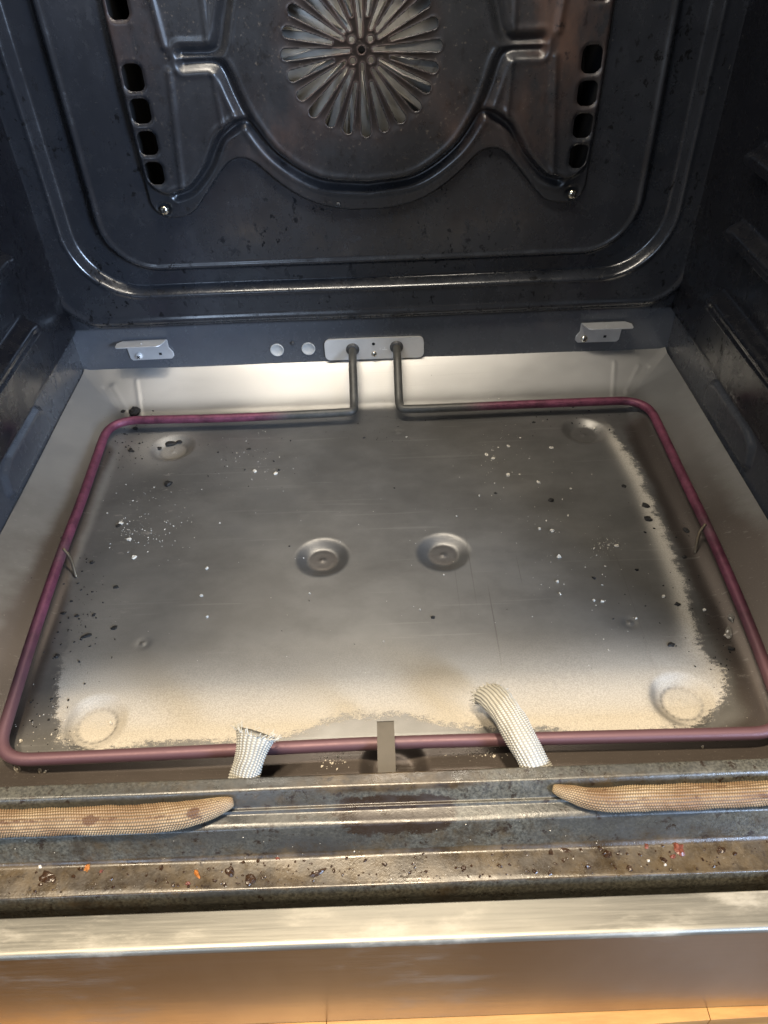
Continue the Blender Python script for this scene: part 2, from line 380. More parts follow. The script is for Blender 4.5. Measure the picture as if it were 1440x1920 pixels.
def fy(x, y, z, rot=0): return Matrix.Translation((x, y, z)) @ FACE_Y @ Matrix.Rotation(rot, 4, 'Z')

# ------------------------------------------------------------------ the oven
oven = tag(empty('oven', (0, -.18, -.02)), 'open dark enamelled oven seen from the front with its steel floor and bottom element bare', 'oven')
oven.location = (0, 0, 0)
HX, ZTOP, FC, FP = .23, .40, .21, .2125
KS = .989                                  # cover and pressings were measured on the wall plane; they stand a few mm in front of it
def sx_(x): return .004+(x-.004)*KS
def sz_(z): return .306+(z-.306)*KS
# --- back panel
half = [(0, .1158), (.0155, .1164), (.033, .1203), (.047, .1268), (.0605, .1367), (.0720, .1476), (.0790, .1516), (.0862, .1516), (.093, .147),
        (.106, .1325), (.117, .1205), (.1255, .116), (.136, .1152), (.1435, .1185), (.148, .125), (.1488, .134), (.1495, .16), (.150, .19)]
def mirror(h):
    r = [(x, z) for x, z in h]; up = [(x, 2*FC-z) for x, z in r[::-1]]; right = r+up
    left = [(-x, z) for x, z in right[::-1] if x > 1e-6]; return right+left
outline = mirror([tuple(p) for p in crom(half, 5)])
def raised(X, Z):
    X = .004+(X-.004)/KS; Z = .306+(Z-.306)/KS
    d0 = rrect(X, Z, -.2375, .2375, .0345, .392, .034)
    h = .0055*sm(-d0, -.0025, .0025)+.0012*np.exp(-((d0+.0045)/.0022)**2)
    d1 = rrect(X, Z, -.2145, .2145, .0600, .366, .048); d2 = rrect(X, Z, -.1890, .1890, .0785, .347, .038)
    ch = sm(-d1, -.0008, .0044)*(1-sm(-d2, -.0044, .0008)); h = h-.0072*ch
    h = h+.0009*np.exp(-((d1-.0018)/.0014)**2)+.0011*np.exp(-((d2+.0018)/.0014)**2)
    h = h+.0006*np.sin(X*23+1)*np.sin(Z*31)
    return h
def cover_hole(X, Z): return -(poly_sdf(.004+(X-.004)/KS, .306+(Z-.306)/KS, outline)+.0028)
grid_mesh('back_panel', np.arange(-.25, .2501, .00125), np.arange(-.012, .4051, .0008), lambda x, z: (x, -raised(x, z), z),
          M['enamel'], oven, sdf=cover_hole, attrs={'lower': lambda x, z: 1-sm(z, .0325, .0345)})
# --- fan cover
SH = .0085; SKIRT = .0040
inner_half = [(0, .1335), (.0318, .1378), (.0575, .1540), (.0715, .1725), (.0795, .1755), (.0905, .1680), (.098, .158), (.1035, .149), (.1165, .1362), (.129, .1318), (.139, .1335), (.1465, .142), (.1482, .16), (.1492, .19)]
inner = mirror([tuple(p) for p in crom(inner_half, 5)])
G1 = crom([(.107, .2090), (.097, .2093), (.0885, .2088), (.0838, .2045), (.079, .190), (.072, .1735), (.0575, .1535), (.0318, .137), (0, .1328)], 6)
G2 = crom([(.0795, .1745), (.0917, .1675), (.098, .158), (.1035, .149), (.1165, .1355), (.128, .1315)], 6)
RIB1 = [(.1165, .205), (.1225, .138)]; RIB2 = [(.0905, .203), (.0895, .172)]
slots = [(zc, .0074) for zc in (.2025, .1840, .1655, .1472)]
slots = [(.2027, .0075), (.1842, .0071), (.1655, .0071), (.1470, .0071), (.2402, .0078), (.2590, .0072), (.2770, .0072)]
def petal(k):
    a = math.radians(15*k+1.0); r0 = .0185
    if k % 2 == 0: r0 = .0125
    if k % 6 == 0: r0 = .0075
    if k in (3, 9, 15, 21): r0 = .0140
    return a, r0, .0475+(.001 if k % 3 == 0 else 0)
def petals(X, Z, grow=0.):
    D = np.full(X.shape, 1e9); x, z = X, Z-FP
    for k in range(24):
        a, r0, r1 = petal(k); ca, sa = math.cos(a), math.sin(a)
        u = x*ca+z*sa; v = -x*sa+z*ca; rr0, rr1 = .0012, .0034
        t = np.clip((u-r0)/(r1-rr1-r0), 0, 1); cr = rr0+(rr1-rr0)*t
        D = np.minimum(D, np.hypot(u-(r0+t*(r1-rr1-r0)), v)-cr)
    for a in (45, 135, 225, 315):
        D = np.minimum(D, np.hypot(x-.0078*math.cos(rad(a)), z-.0078*math.sin(rad(a)))-.0020)
    D = np.minimum(D, np.hypot(x, z)-.0024); return D-grow
def slot_sdf(X, Z):
    D = np.full(X.shape, 1e9); A = np.abs(X)
    for zc, hz in slots: D = np.minimum(D, rrect(A-.0006*0, Z, .1330, .1452, zc-hz, zc+hz, .0042))
    return D
def cover_h(X, Z):
    A = np.abs(X); Zl = np.where(Z > .2118, .4236-Z, Z)
    do = poly_sdf(X, Z, outline); di = poly_sdf(X, Z, inner)
    h = SKIRT*sm(-do, -.0002, .0022)+(SH-SKIRT)*sm(-di, -.0008, .0035)
    g = seg_dist(A, Zl, G1); g2 = seg_dist(A, Zl, G2)
    h = h-.0036*np.exp(-(g/.0029)**2)+.0007*np.exp(-((g-.0058)/.0020)**2)
    h = h-.0026*np.exp(-(g2/.0026)**2)+.0006*np.exp(-((g2-.0052)/.0018)**2)
    h = h+.0014*np.exp(-(seg_dist(A, Zl, RIB1)/.0022)**2)+.0010*np.exp(-(seg_dist(A, Zl, RIB2)/.0018)**2)
    p = petals(X, Z); h = h+.00045*np.exp(-(np.maximum(p, 0)/.0006)**2)-.0006*sm(-(np.hypot(X, Z-FP)-.05), 0, .006)
    s = slot_sdf(X, Z); h = h-.0012*np.exp(-(np.maximum(s, 0)/.0012)**2)
    d = np.minimum(np.hypot(A-.1385, Z-.1228), np.hypot(A-.1385, Z-.2972)); h = h-.0016*(1-sm(d, .003, .006))
    return h
def cover_sdf(X, Z):
    s = np.maximum(poly_sdf(X, Z, outline), -petals(X, Z)); s = np.maximum(s, -slot_sdf(X, Z))
    return np.maximum(s, -(np.hypot(X+.0205, Z-.1212)-.0017))
def grease_f(X, Z):
    g = .80*sm(X, .090, .125)*sm(Z, .15, .22)+.75*np.exp(-(np.hypot(X, Z-FC)/.047)**6)+.55*np.exp(-((X-.065)**2+(Z-.172)**2)/.00045)
    g = g+.6*np.exp(-((X+.060)**2+(Z-.165)**2)/.0005)+.35*sm(-X, .10, .14)*sm(Z, .16, .23)+.4*sm(X, .08, .1)*sm(-X, -.13, -.11)*sm(Z, .13, .16); return np.clip(g, 0, 1)
cover = grid_mesh('fan_cover', np.arange(-.152, .1521, .0008), np.arange(.114, .3061, .0008), lambda x, z: (sx_(x), -cover_h(x, z)-.0052, sz_(z)), M['cover'], oven,
          sdf=cover_sdf, attrs={'grease': grease_f, 'soot': lambda X, Z: np.exp(-(np.hypot(X, Z-FP)/.0470)**10)*sm(petals(X, Z), .0001, .0009)}, solid=.001)
# recess and fan behind the cover
box('fan_recess', -.147, .147, .040, .043, .118, .302, M['dark'], oven)
for n_, a in enumerate([(-.1480, -.1470, .001, .043, .118, .302), (.1470, .1480, .001, .043, .118, .302), (-.1480, .1480, .001, .043, .1170, .118), (-.148, .148, .001, .043, .302, .303)]):
    box('recess_side', *a, M['dark'], oven)
fan = lathe('convection_fan', [(.0575, .0), (.056, .001), (.03, .0022), (.010, .003), (.006, .004)], 48, M['blade'], oven, fy(0, .0045, sz_(FP)))
lathe('hole_shade_disc', [(.0042, 0), (.0042, .0012), (.003, .0016)], 24, M['dark'], fan, fy(0, .0008, sz_(FP)))  # dark disc standing in for the shade inside the centre hole
for k in range(20):
    a = k/20*2*math.pi; me = []
    P = [(r*math.cos(a+tw), r*math.sin(a+tw)) for r, tw in ((.014, 0), (.03, .05), (.054, .14))]
    V = []; F = []
    for i, (x, z) in enumerate(P): V += [(x, .0035, z+sz_(FP)), (x, .0003, z+sz_(FP))]
    for i in range(2): F.append([2*i, 2*i+1, 2*i+3, 2*i+2])
    b_ = mesh_obj('fan_blade', V, F, M['blade'], fan); b_.modifiers.new('t', 'SOLIDIFY').thickness = .0008
# --- screws
def screw(x, y, z, r, parent, m=None, rot=.3):
    o = lathe('screw', [(r, 0), (r*1.0, r*.25), (r*.82, r*.55), (r*.5, r*.72), (r*.30, r*.76)], 20, m or M['screw'], parent, fy(x, y, z))
    for k in (0, 1):
        c, s = math.cos(rot+k*math.pi/2), math.sin(rot+k*math.pi/2); w, l = r*.13, r*.52
        pts = [(x+c*a-s*b, z+s*a+c*b) for a, b in ((-l, -w), (l, -w), (l, w), (-l, w))]
        q = prism('screw_cross', pts, y-r*.70-k*.00004, y-r*.83-k*.00004, 'y', M['dark'], None)
        me = o.data; bm = bmesh.new(); bm.from_mesh(me); n0 = len(bm.faces); bm.from_mesh(q.data); bm.faces.ensure_lookup_table()
        for f in bm.faces[n0:]: f.material_index = 1
        bm.to_mesh(me); bm.free()
        if len(me.materials) < 2: me.materials.append(M['dark'])
        bpy.data.objects.remove(q)
    return o
for sx in (-1, 1): screw(sx_(sx*.1385), -.0095, sz_(.1222), .0031, cover, rot=.2*sx)
screw(sx_(-.0205), -.0085, sz_(.1212), .0016, cover, m=M['body'])
# --- wall plate of the element, plugs, brackets on the lower strip
heat_root = tag(empty('heating_element'), None); heat_root.parent = oven
prism('mounting_plate', [tuple(p) for p in fillet([(0, .0187), (-.0388, .0187), (-.0388, .0008), (.0384, .0002), (.0384, .0183), (0, .0187)], .005)[:-1]], -.0006, -.0022, 'y', M['plate'], heat_root)
screw(-.0005, -.0022, .0050, .0022, heat_root)
lathe('plate_hole', [(.0012, 0), (.0012, .0001)], 16, M['dark'], heat_root, fy(-.0007, -.0022, .0138))
for (x, z, w, h) in ((-.0132, .0062, .0011, .0002), (-.0132, .0080, .0013, .0002), (-.0118, .0070, .0002, .0012), (.0043, .0092, .0002, .0008), (.0070, .0086, .0011, .0002), (.0088, .0086, .0011, .0002), (.0079, .0096, .0002, .0009)):
    box('stamped_mark', x-w, x+w, -.00235, -.0022, z-h, z+h, M['stamp'], heat_root)
for x in (-.0761, -.0516): lathe('wall_plug', [(.0053, -.0004), (.0053, .0007), (.0047, .0009), (.0044, .0003), (.001, .0001)], 28, M['white'], oven, fy(x, 0, .0107))
lathe('wall_pin', [(.0015, -.0004), (.0015, .0012), (.0008, .0018)], 16, M['body'], oven, fy(-.0634, 0, .0162))
def wall_bracket(s, scr, hole, m):
    b = prism('shelf_bracket', [(s*.1905, .0090), (s*.1888, .0072), (s*.1585, .0076), (s*.1563, .0098), (s*.1563, .0130), (s*.1590, .0172), (s*.1590, .0235), (s*.1935, .0235), (s*.1935, .0190), (s*.1912, .0185)], -.0006, -.0018, 'y', m, oven, bev=.0003)
    prism('bracket_shelf', [(s*.1925, -.0018), (s*.1590, -.0018), (s*.1625, -.0112), (s*.1650, -.0125), (s*.1955, -.0125), (s*.1965, -.0112), (s*.1965, -.0060)], .0236, .0246, 'z', m, b, bev=.0002)
    lathe('shelf_rivet', [(.0008, 0), (.0008, .0003), (.0004, .0005)], 12, m, b, Matrix.Translation((s*.1775, -.0075, .0246)))
    screw(scr, -.0018, .0110, .0028, b, m=M['plate'] if s < 0 else M['screw'], rot=.6)
    box('square_hole', hole-.0011, hole+.0011, -.00195, -.0018, .0112, .0132, M['dark'], b)
M['bracket'] = metal_('galvanised', (.60, .60, .60), .42, var=.08, metallic=.6)
wall_bracket(-1, -.1835, -.1665, M['bracket']); wall_bracket(1, .1630, .1790, M['bracket'])

# --- side walls
def side_h(Y, Z):
    h = .0035*sm(Z, .0290, .0335)+.0010*np.exp(-((Z-.0318)/.0016)**2)
    d = poly_sdf(Y, Z, [(-.084, .008), (-.087, .022), (-.094, .0272), (-.150, .0272), (-.162, .022), (-.165, .008), (-.160, .0035), (-.090, .0035)])
    h = h+.0032*sm(-d, -.0008, .0022)-.0035*0
    for zc, hz in ((.0745, .0085), (.120, .0075), (.163, .0075), (.206, .0075), (.25, .0075)):
        t = rrect(Y, Z, -.335, -.068, zc-hz, zc+hz, hz*.98)
        h = h+.0105*sm(-t, -.0012, .0060)
        h = h-.0016*np.exp(-(np.maximum(rrect(Y, Z, -.325, -.082, zc-.0006, zc+.0006, .0005), 0)/.0016)**2)
    return h
for s in (-1, 1):
    grid_mesh('side_wall', np.linspace(-.362, .0012, 209), np.arange(-.012, .4051, .0014), lambda y, z, s=s: (s*(.2305-side_h(y, z)), y, z), M['side'], oven, attrs={'lower': lambda y, z: .55*(1-sm(z, .027, .031))})
box('cavity_ceiling', -.24, .24, -.362, 0, .400, .403, M['roof'], oven)
# --- floor pan
DIM = [(.1505, -.0800), (-.1492, -.0815), (-.0358, -.2000), (.0380, -.1995), (-.1455, -.3110), (.1490, -.3105), (.0030, -.3420)]
SMALL = [(-.132, -.2622), (.1357, -.2606), (.0154, -.073)]
PZ = -.0200
def pan_z(X, Y):
    X = np.asarray(X, float); Y = np.asarray(Y, float)
    dx = HX-np.abs(X); dy = -Y; k = .012
    d = -np.log(np.exp(-np.clip(dx, -1, .2)/k*1.)+np.exp(-np.clip(dy, -1, .2)/k))*k
    d = np.minimum(np.minimum(dx, dy), d+.006)
    t = np.clip(1-d/.047, 0, 1.2); z = PZ+.0190*(.62*t+.38*t*t)*sm(t, 0, .22)
    for (x, y) in DIM:
        r = np.hypot(X-x, Y-y); tt = np.clip((r-.0096)/.0068, 0, 1); z = z-(.0040 if abs(x) > .1 else .0033)*(1-(.75*tt+.25*sm(tt, 0, 1)))+.0009*np.exp(-(r/.0012)**2)-.00025*np.exp(-((r-.0088)/.0006)**2)
    for (x, y) in SMALL:
        r = np.hypot(X-x, Y-y); z = z-.0007*np.exp(-(r/.0030)**2)+.0014*np.exp(-(r/.0011)**2)
    z = z+.00035*np.sin(X*21+.5)*np.sin(Y*17+.8)+.0002*np.sin(X*55-Y*31)
    for s in (-1, 1):                                  # drawn corner creases of the pressed pan
        for (x0, y0, x1, y1, w, a) in ((.188, -.010, .181, -.040, .0013, .0005), (.206, -.014, .192, -.036, .0017, .0005), (.213, -.016, .201, -.034, .0012, -.0004)):
            q = seg_dist(s*X, Y, [(x0, y0), (x1, y1)]); z = z+a*np.exp(-(q/w)**2)
    # buckled metal beside the strap
    return z
POW = [(.168, -.062), (.1747, -.1387), (.1735, -.1909), (.1724, -.2357), (.1664, -.2814), (.1725, -.2960), (.1660, -.3120), (.150, -.3250), (.1302, -.3280), (.09, -.3265), (.0409, -.3205), (.0098, -.3122), (-.0221, -.3124), (-.0482, -.3204), (-.080, -.323), (-.1112, -.3215), (-.138, -.3255), (-.1600, -.3186), (-.1691, -.2931), (-.1740, -.2577), (-.185, -.1991), (-.19, -.12), (-.186, -.062)]
def powder(X, Y): return np.clip(.5-poly_sdf(X, Y, POW)/.018, 0, 1)
def thick_lit(X, Y):
    d = -poly_sdf(X, Y, POW); rim = np.exp(-(np.maximum(d, 0)/.007)**2)*sm(X, .10, .165)*sm(Y, -.30, -.26)*.95*sm(-Y, .06, .10)
    front = .92*sm(-Y, .256, .306); lf = .22*sm(-X, .12, .17)*sm(-Y, .18, .26)  # powder thickens toward the front, painting the soft edge of the lit area
    bl = .5*np.exp(-((X+.158)**2+(Y+.078)**2)/.0006)
    rg = 1.
    for (x, y) in DIM: q = np.hypot(X-x, Y-y); rg = rg*(1-.75*np.exp(-((q-.0098)/.0009)**2)*(.4+.6*np.sin(np.arctan2(Y-y, X-x)*9)**2))*(1-.55*np.exp(-((q-.0145)/.003)**2)*sm(-(X-x)-(Y-y)*.3, .004, .012))  # powder thinned at dimple rims and left crescents to paint their shading
    return rg*np.clip((.03+.92*front+lf)*(1-.6*sm(-X, .150, .185)*sm(Y, -.30, -.25))+rim+bl, 0, 1)
BLOTS = [(*spot(792, 893, PZ)[:2], .007, .010, .30), (*spot(822, 900, PZ)[:2], .006, .012, .2), (*spot(905, 1048, PZ)[:2], .010, .009, .28), (*spot(640, 880, PZ)[:2], .03, .02, .16), (*spot(1120, 1040, PZ)[:2], .03, .05, .22), (*spot(1090, 1140, PZ)[:2], .035, .03, .2), (*spot(520, 1150, PZ)[:2], .05, .03, .12), (*spot(720, 960, PZ)[:2], .10, .012, -.12)]
def burn_shade(X, Y):
    out = sm(poly_sdf(X, Y, POW), -.003, .010); ring = np.exp(-(seg_dist(X, Y, [(.194, -.088), (.194, -.33)])/.024)**2)  # darker strips along both sides, outside the powder field
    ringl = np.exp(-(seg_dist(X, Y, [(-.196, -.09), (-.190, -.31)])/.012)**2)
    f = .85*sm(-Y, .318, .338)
    dd = sum(.55*(1-sm(np.hypot(X-x, Y-y), .0085, .0100)) for x, y in DIM)  # dimple discs darkened, shade of the recesses painted in
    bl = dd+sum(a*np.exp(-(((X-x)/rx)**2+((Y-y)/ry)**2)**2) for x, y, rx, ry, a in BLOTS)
    mid = bl+.45*np.exp(-((X/.10)**2+((Y+.19)/.07)**2))  # stains plus a darker pan middle
    sl = sm(np.abs(X), .192, .205)*(.22+.42*sm(-Y, .13, .30))*sm(-Y, .02, .07); return np.clip(out*(.95*ring+.6*ringl+f)+.42*ringl+mid*.6+sl, 0, 1)  # side slopes darker, more so toward the front
def crust(X, Y):
    return np.clip(np.exp(-(((X+.155)/.035)**2+((Y+.165)/.085)**2))+.4*np.exp(-(((X+.215)/.015)**2+((Y+.24)/.09)**2))+.5*np.exp(-(((X-.185)/.02)**2+((Y+.28)/.05)**2)), 0, 1)
def slope_light(X, Y):
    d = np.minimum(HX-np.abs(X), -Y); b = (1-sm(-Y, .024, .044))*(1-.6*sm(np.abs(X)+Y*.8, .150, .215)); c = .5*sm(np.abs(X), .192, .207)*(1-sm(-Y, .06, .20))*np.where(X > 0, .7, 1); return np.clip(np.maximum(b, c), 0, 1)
def wr(f): return lambda x, y: f(np.asarray(x), np.asarray(y))
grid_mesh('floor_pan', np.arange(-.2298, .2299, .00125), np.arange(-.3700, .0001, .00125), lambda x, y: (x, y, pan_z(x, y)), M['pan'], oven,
          attrs={'powder': wr(powder), 'thick_lit': wr(thick_lit), 'burn_shade': wr(burn_shade), 'crust': wr(crust), 'slope_light': wr(slope_light), 'scratch': wr(lambda x, y: .55*sm(x, .03, .06)*sm(-x, -.16, -.12)*sm(-y, .17, .22))})
# --- heating element tube
EZ = -.0105; ER = .0031
loop = fillet([(-.0171, 0.0, .0098), (-.0171, -.016, .0098), (-.0168, -.050, -.0095), (-.0172, -.0585, EZ), (-.035, -.0592, EZ), (-.110, -.0605, EZ), (-.1985, -.0575, EZ), (-.1940, -.150, EZ), (-.1922, -.200, EZ+.001), (-.1895, -.26, EZ), (-.1832, -.3368, EZ),
               (-.100, -.3362, EZ), (0, -.3352, EZ+.0005), (.10, -.3362, EZ), (.1875, -.3375, EZ), (.1940, -.27, EZ), (.1968, -.200, EZ+.001), (.1980, -.150, EZ), (.2000, -.0575, EZ), (.110, -.0575, EZ), (.035, -.0580, EZ), (.0180, -.0575, EZ), (.0168, -.049, -.0095), (.0171, -.016, .0105), (.0171, 0.0, .0105)],
              [0, .010, .014, .012, .004, .03, .023, .03, .03, .03, .017, .03, .03, .03, .017, .03, .03, .03, .023, .03, .004, .012, .014, .010, 0], 8)
loop = resample(loop, .0015)
fd = np.abs(loop[:, 0]); isback = loop[:, 1] > -.075
heat = np.where(isback, sm(fd, .052, .100), 1.)
front = sm(-loop[:, 1], .20, .335)*1.
side = np.where((~isback) & (loop[:, 1] > -.32), 1., 0.)
heat = heat*(1-.45*np.exp(-((loop[:, 1]+.200)/.012)**2)*side)
nearclip = .55*np.exp(-((loop[:, 0])/.02)**2)*(loop[:, 1] < -.3)
sweep('element_tube', loop, ER, 20, M['element'], heat_root, attrs={'oxide': heat-nearclip*.5, 'front': np.clip(front+nearclip, 0, 1)})
for x, z in ((-.0171, .0098), (.0171, .0105)): lathe('tube_collar', [(.0052, 0), (.0052, .0008), (.0042, .0016), (.0038, .002)], 20, M['body'], heat_root, fy(x, -.0022, z))
# side clips under the tube
M['clip'] = metal_('clip_steel', (.20, .16, .11), .4, metallic=.8)
for sx, x in ((-1, -.1912), (1, .1958)):
    pts = crom([(x-sx*.008, -.2100, PZ+.0005), (x-sx*.0065, -.2060, -.0150), (x-sx*.0045, -.2015, -.0105), (x-sx*.001, -.1985, -.0062)], 6)
    sweep('element_clip', pts, .0009, 8, M['clip'], heat_root, flat=.5)
# front strap
st = fillet([(-.3600, -.0035), (-.3500, -.0042), (-.3300, -.0050), (-.3262, -.0052), (-.3262, -.0095)], .0012)
stb = [tuple(p) for p in st]+[(p[0]-(.0009 if i > len(st)-8 else 0), p[1]-.0009) for i, p in reversed(list(enumerate(st)))]
prism('element_strap', stb, -.0041, .0040, 'x', metal_('strap_steel', (.13, .115, .095), .5, metallic=.9, sc=90), heat_root)

# --- front frame
prof = fillet([(-.3555, -.030), (-.3555, -.0008), (-.3562, .0002), (-.3622, .0004), (-.3652, -.0040), (-.3668, -.0066), (-.3682, -.0058), (-.3692, -.0070), (-.3738, -.0074), (-.3756, -.0082), (-.3800, -.0218), (-.3815, -.0232), (-.3922, -.0238), (-.3940, -.0240), (-.3962, -.0300), (-.3962, -.130)],
              [0, .0005, .0005, .0012, .001, .0008, .0005, .0006, .001, .0008, .0008, .001, .0012, .002, .002, 0], 4)
xs = np.arange(-.30, .3001, .0025); nP = len(prof); V = []; G = []; Sc = []
for x in xs:
    for (y, z) in prof:
        V.append((x, y, z+.00012*math.sin(x*37+y*900))); g = float(sm(np.array(-y), .3785, .3812)*(1-sm(np.array(-y), .3925, .3955)))
        g = g*.95+.75*float(np.exp(-((x-.002)/.055)**2))*(y > -.3640)
        g = max(g, .30+.12*math.sin(x*41+y*300)); G.append(g); Sc.append(float(np.exp(-((x-.0035)/.026)**4))*float(sm(np.array(-y), .3635, .3665))*float(1-sm(np.array(-y), .3745, .379))+.45*(-.3785 < y)*float(np.exp(-(x/.06)**2)))
F = [[i*nP+j, (i+1)*nP+j, (i+1)*nP+j+1, i*nP+j+1] for i in range(len(xs)-1) for j in range(nP-1)]
mesh_obj('front_frame', V, F, M['frame'], oven, attrs={'grease': G, 'scorch': Sc})
for s in (-1, 1):
    box('frame_side', *sorted((s*.2310, s*.300)), -.3700, -.3600, .0012, .44, M['frame'], oven, bev=.001)
box('frame_top', -.300, .300, -.3700, -.3600, .4045, .44, M['frame'], oven, bev=.001)
# --- steel trim panel below the frame
TB = -.1140
tp = fillet([(-.4030, -.040), (-.4030, -.0205), (-.4184, -.0200), (-.4188, TB), (-.412, TB)], [0, .0006, .0030, .0006, 0], 8)
V = []; xs2 = np.arange(-.30, .3001, .01)
for x in xs2:
    for (y, z) in tp: V.append((x, y, z))
nP = len(tp); F = [[i*nP+j, (i+1)*nP+j, (i+1)*nP+j+1, i*nP+j+1] for i in range(len(xs2)-1) for j in range(nP-1)]
tpo = mesh_obj('trim_panel', V, F, M['trim'], oven); tpo.data.materials.append(M['trim_face'])
for p in tpo.data.polygons:
    if p.center.z < -.0225 and p.center.y < -.415: p.material_index = 1
box('gap_shadow_plate', -.30, .30, -.4025, -.3970, -.070, -.066, M['body'], oven)
box('oven_underside', -.30, .30, -.398, .06, TB-.001, TB+.002, M['body'], oven)

# --- braided gaskets and their tails
def sleeve(name, path, R, flat, ribs, pitch, mat_, parent, taper0=None, taper1=None, soot=None, amp=.085):
    P = resample(crom(path, 10), pitch/4.0); T, A, Bn = frames(P); n = len(P); ns = ribs*4
    s = np.r_[0, np.cumsum(np.linalg.norm(np.diff(P, axis=0), axis=1))]
    rr = np.ones(n)*R
    if taper0: rr *= taper0(s)
    if taper1: rr *= taper1(s[-1]-s)
    th = np.linspace(0, 2*math.pi, ns, endpoint=False)
    TH, SS = np.meshgrid(th, s); rib = np.abs(np.cos(ribs*TH/2)); par = np.floor((TH*ribs/2/math.pi)+.5)
    bead = rib**.55*(.66+.34*np.cos(2*math.pi*SS/pitch+math.pi*(par % 2)))
    wob = 1+.035*np.sin(SS*90+3*np.cos(TH))+.03*np.sin(SS*260+TH*2)+.02*np.sin(SS*640+TH*5+np.sin(SS*130)*2)
    RR = rr[:, None]*wob+R*amp*(bead-.5)*1.6*np.minimum(1, rr[:, None]/R)
    V = P[:, None, :]+RR[..., None]*(np.cos(TH)[..., None]*A[:, None, :]+flat*np.sin(TH)[..., None]*Bn[:, None, :])
    idx = np.arange(n*ns).reshape(n, ns); a = idx[:-1]; b = idx[1:]
    F = np.stack([a, np.roll(a, -1, 1), np.roll(b, -1, 1), b], -1).reshape(-1, 4).tolist()
    F.append(idx[0].tolist()[::-1]); F.append(idx[-1].tolist())
    at = {'groove': bead.ravel()}
    if soot is not None: at['soot'] = soot(V[..., 0], V[..., 1]).ravel()
    return mesh_obj(name, V.reshape(-1, 3), F, mat_, parent, True, at), V, T
gz = -.0022
def gp(px, py, z=gz): return spot(px, py, z)
gl = [(-.30, -.3715, gz), (-.20, -.3715, gz)]+[tuple(gp(*q)) for q in ((120, 1540), (250, 1536), (340, 1528), (395, 1516), (438, 1503))]
gr = [tuple(gp(*q)) for q in ((1036, 1478), (1070, 1488), (1120, 1499), (1200, 1497), (1330, 1492))]+[(.20, -.3705, gz), (.30, -.3705, gz)]
tip = lambda k: (lambda s: np.clip(.22+.78*np.sqrt(np.clip(s/k, 0, 1)), 0, 1))
def soot_l(X, Y): return .55*np.exp(-((Y+.3735)/.0016)**2)+.8*np.exp(-((X+.125)/.0025)**2-((Y+.374)/.003)**2)+.7*np.exp(-((X+.082)/.004)**2-((Y+.371)/.002)**2)+.4*sm(-X, .15, .17)*np.exp(-((Y+.373)/.002)**2)
def soot_r(X, Y): return .5*np.exp(-((Y+.374)/.0018)**2)+.5*np.exp(-((Y+.3690)/.0008)**2)+.6*np.exp(-((X-.092)/.002)**2-((Y+.367)/.002)**2)
g1, _, _ = sleeve('door_gasket', gl, .0057, .80, 24, .00110, M['braid_tan'], oven, taper1=tip(.020), soot=soot_l)
g2, _, _ = sleeve('door_gasket', gr, .0052, .82, 22, .00110, M['braid_tan'], oven, taper0=tip(.022), soot=soot_r)
g1['label'] = 'toasted tan braided gasket lying in the left half of the front channel'; g2['label'] = 'toasted tan braided gasket lying in the right half of the front channel'
def frayed(root, V, T, n, L0, seed):
    r = random.Random(seed); end = V[-1]; c = end.mean(0); t = T[-1]; allV = []; allF = []
    for k in range(n):
        i = r.randrange(len(end)); p = end[i]; out = (p-c)/max(1e-6, np.linalg.norm(p-c)); d = t*r.uniform(.4, 1)+out*r.uniform(.1, .9)+np.array([r.uniform(-.3, .3), r.uniform(-.3, .3), r.uniform(-.2, .3)])
        d /= np.linalg.norm(d); l = L0*r.uniform(.4, 1.1); bend = np.array([r.uniform(-1, 1), r.uniform(-1, 1), r.uniform(-1, .4)])*l*.35
        pts = [p-t*.001+d*l*q+bend*q*q for q in np.linspace(0, 1, 5)]; rad_ = r.uniform(.00012, .00032); TT, A, Bn = frames(pts)
        for q in range(5):
            w = rad_*(1-.35*q/4)
            for j in range(5): a = j/5*2*math.pi; allV.append(pts[q]+w*(math.cos(a)*A[q]+math.sin(a)*Bn[q]))
        o = len(allV)-25
        for q in range(4):
            for j in range(5): allF.append([o+q*5+j, o+q*5+(j+1) % 5, o+(q+1)*5+(j+1) % 5, o+(q+1)*5+j])
        allF.append([o+20+j for j in range(5)])
    f = mesh_obj('frayed_threads', allV, allF, M['braid_white'], root, True, {'groove': np.ones(len(allV))}); f['kind'] = 'stuff'
tl = [tuple(spot(455, 1490, -.012)), tuple(spot(458, 1458, -.005)), tuple(spot(467, 1425, .002)), tuple(spot(474, 1395, .007)), tuple(spot(480, 1374, .010))]
flare = lambda s: 1+.30*np.exp(-(s/.006)**2)
t1, V1, T1 = sleeve('gasket_tail', tl, .0070, .62, 24, .00105, M['braid_white'], oven, taper1=flare, amp=.085)
frayed(t1, V1, T1, 110, .0036, 3)
tr = [tuple(spot(1022, 1475, -.012)), tuple(spot(1004, 1436, -.004)), tuple(spot(980, 1390, .002)), tuple(spot(955, 1345, .003)), tuple(spot(930, 1312, -.002)), tuple(spot(916, 1302, -.008))]
t2, V2, T2 = sleeve('gasket_tail', tr, .0070, .66, 22, .00105, M['braid_white'], oven, taper1=lambda s: 1+.06*np.exp(-(s/.006)**2), amp=.08)
frayed(t2, V2, T2, 90, .0026, 5)
t1['label'] = 'white braided gasket tail flared and frayed at its end, standing over the tube'; t2['label'] = 'white braided gasket tail curving over the tube down onto the pan'

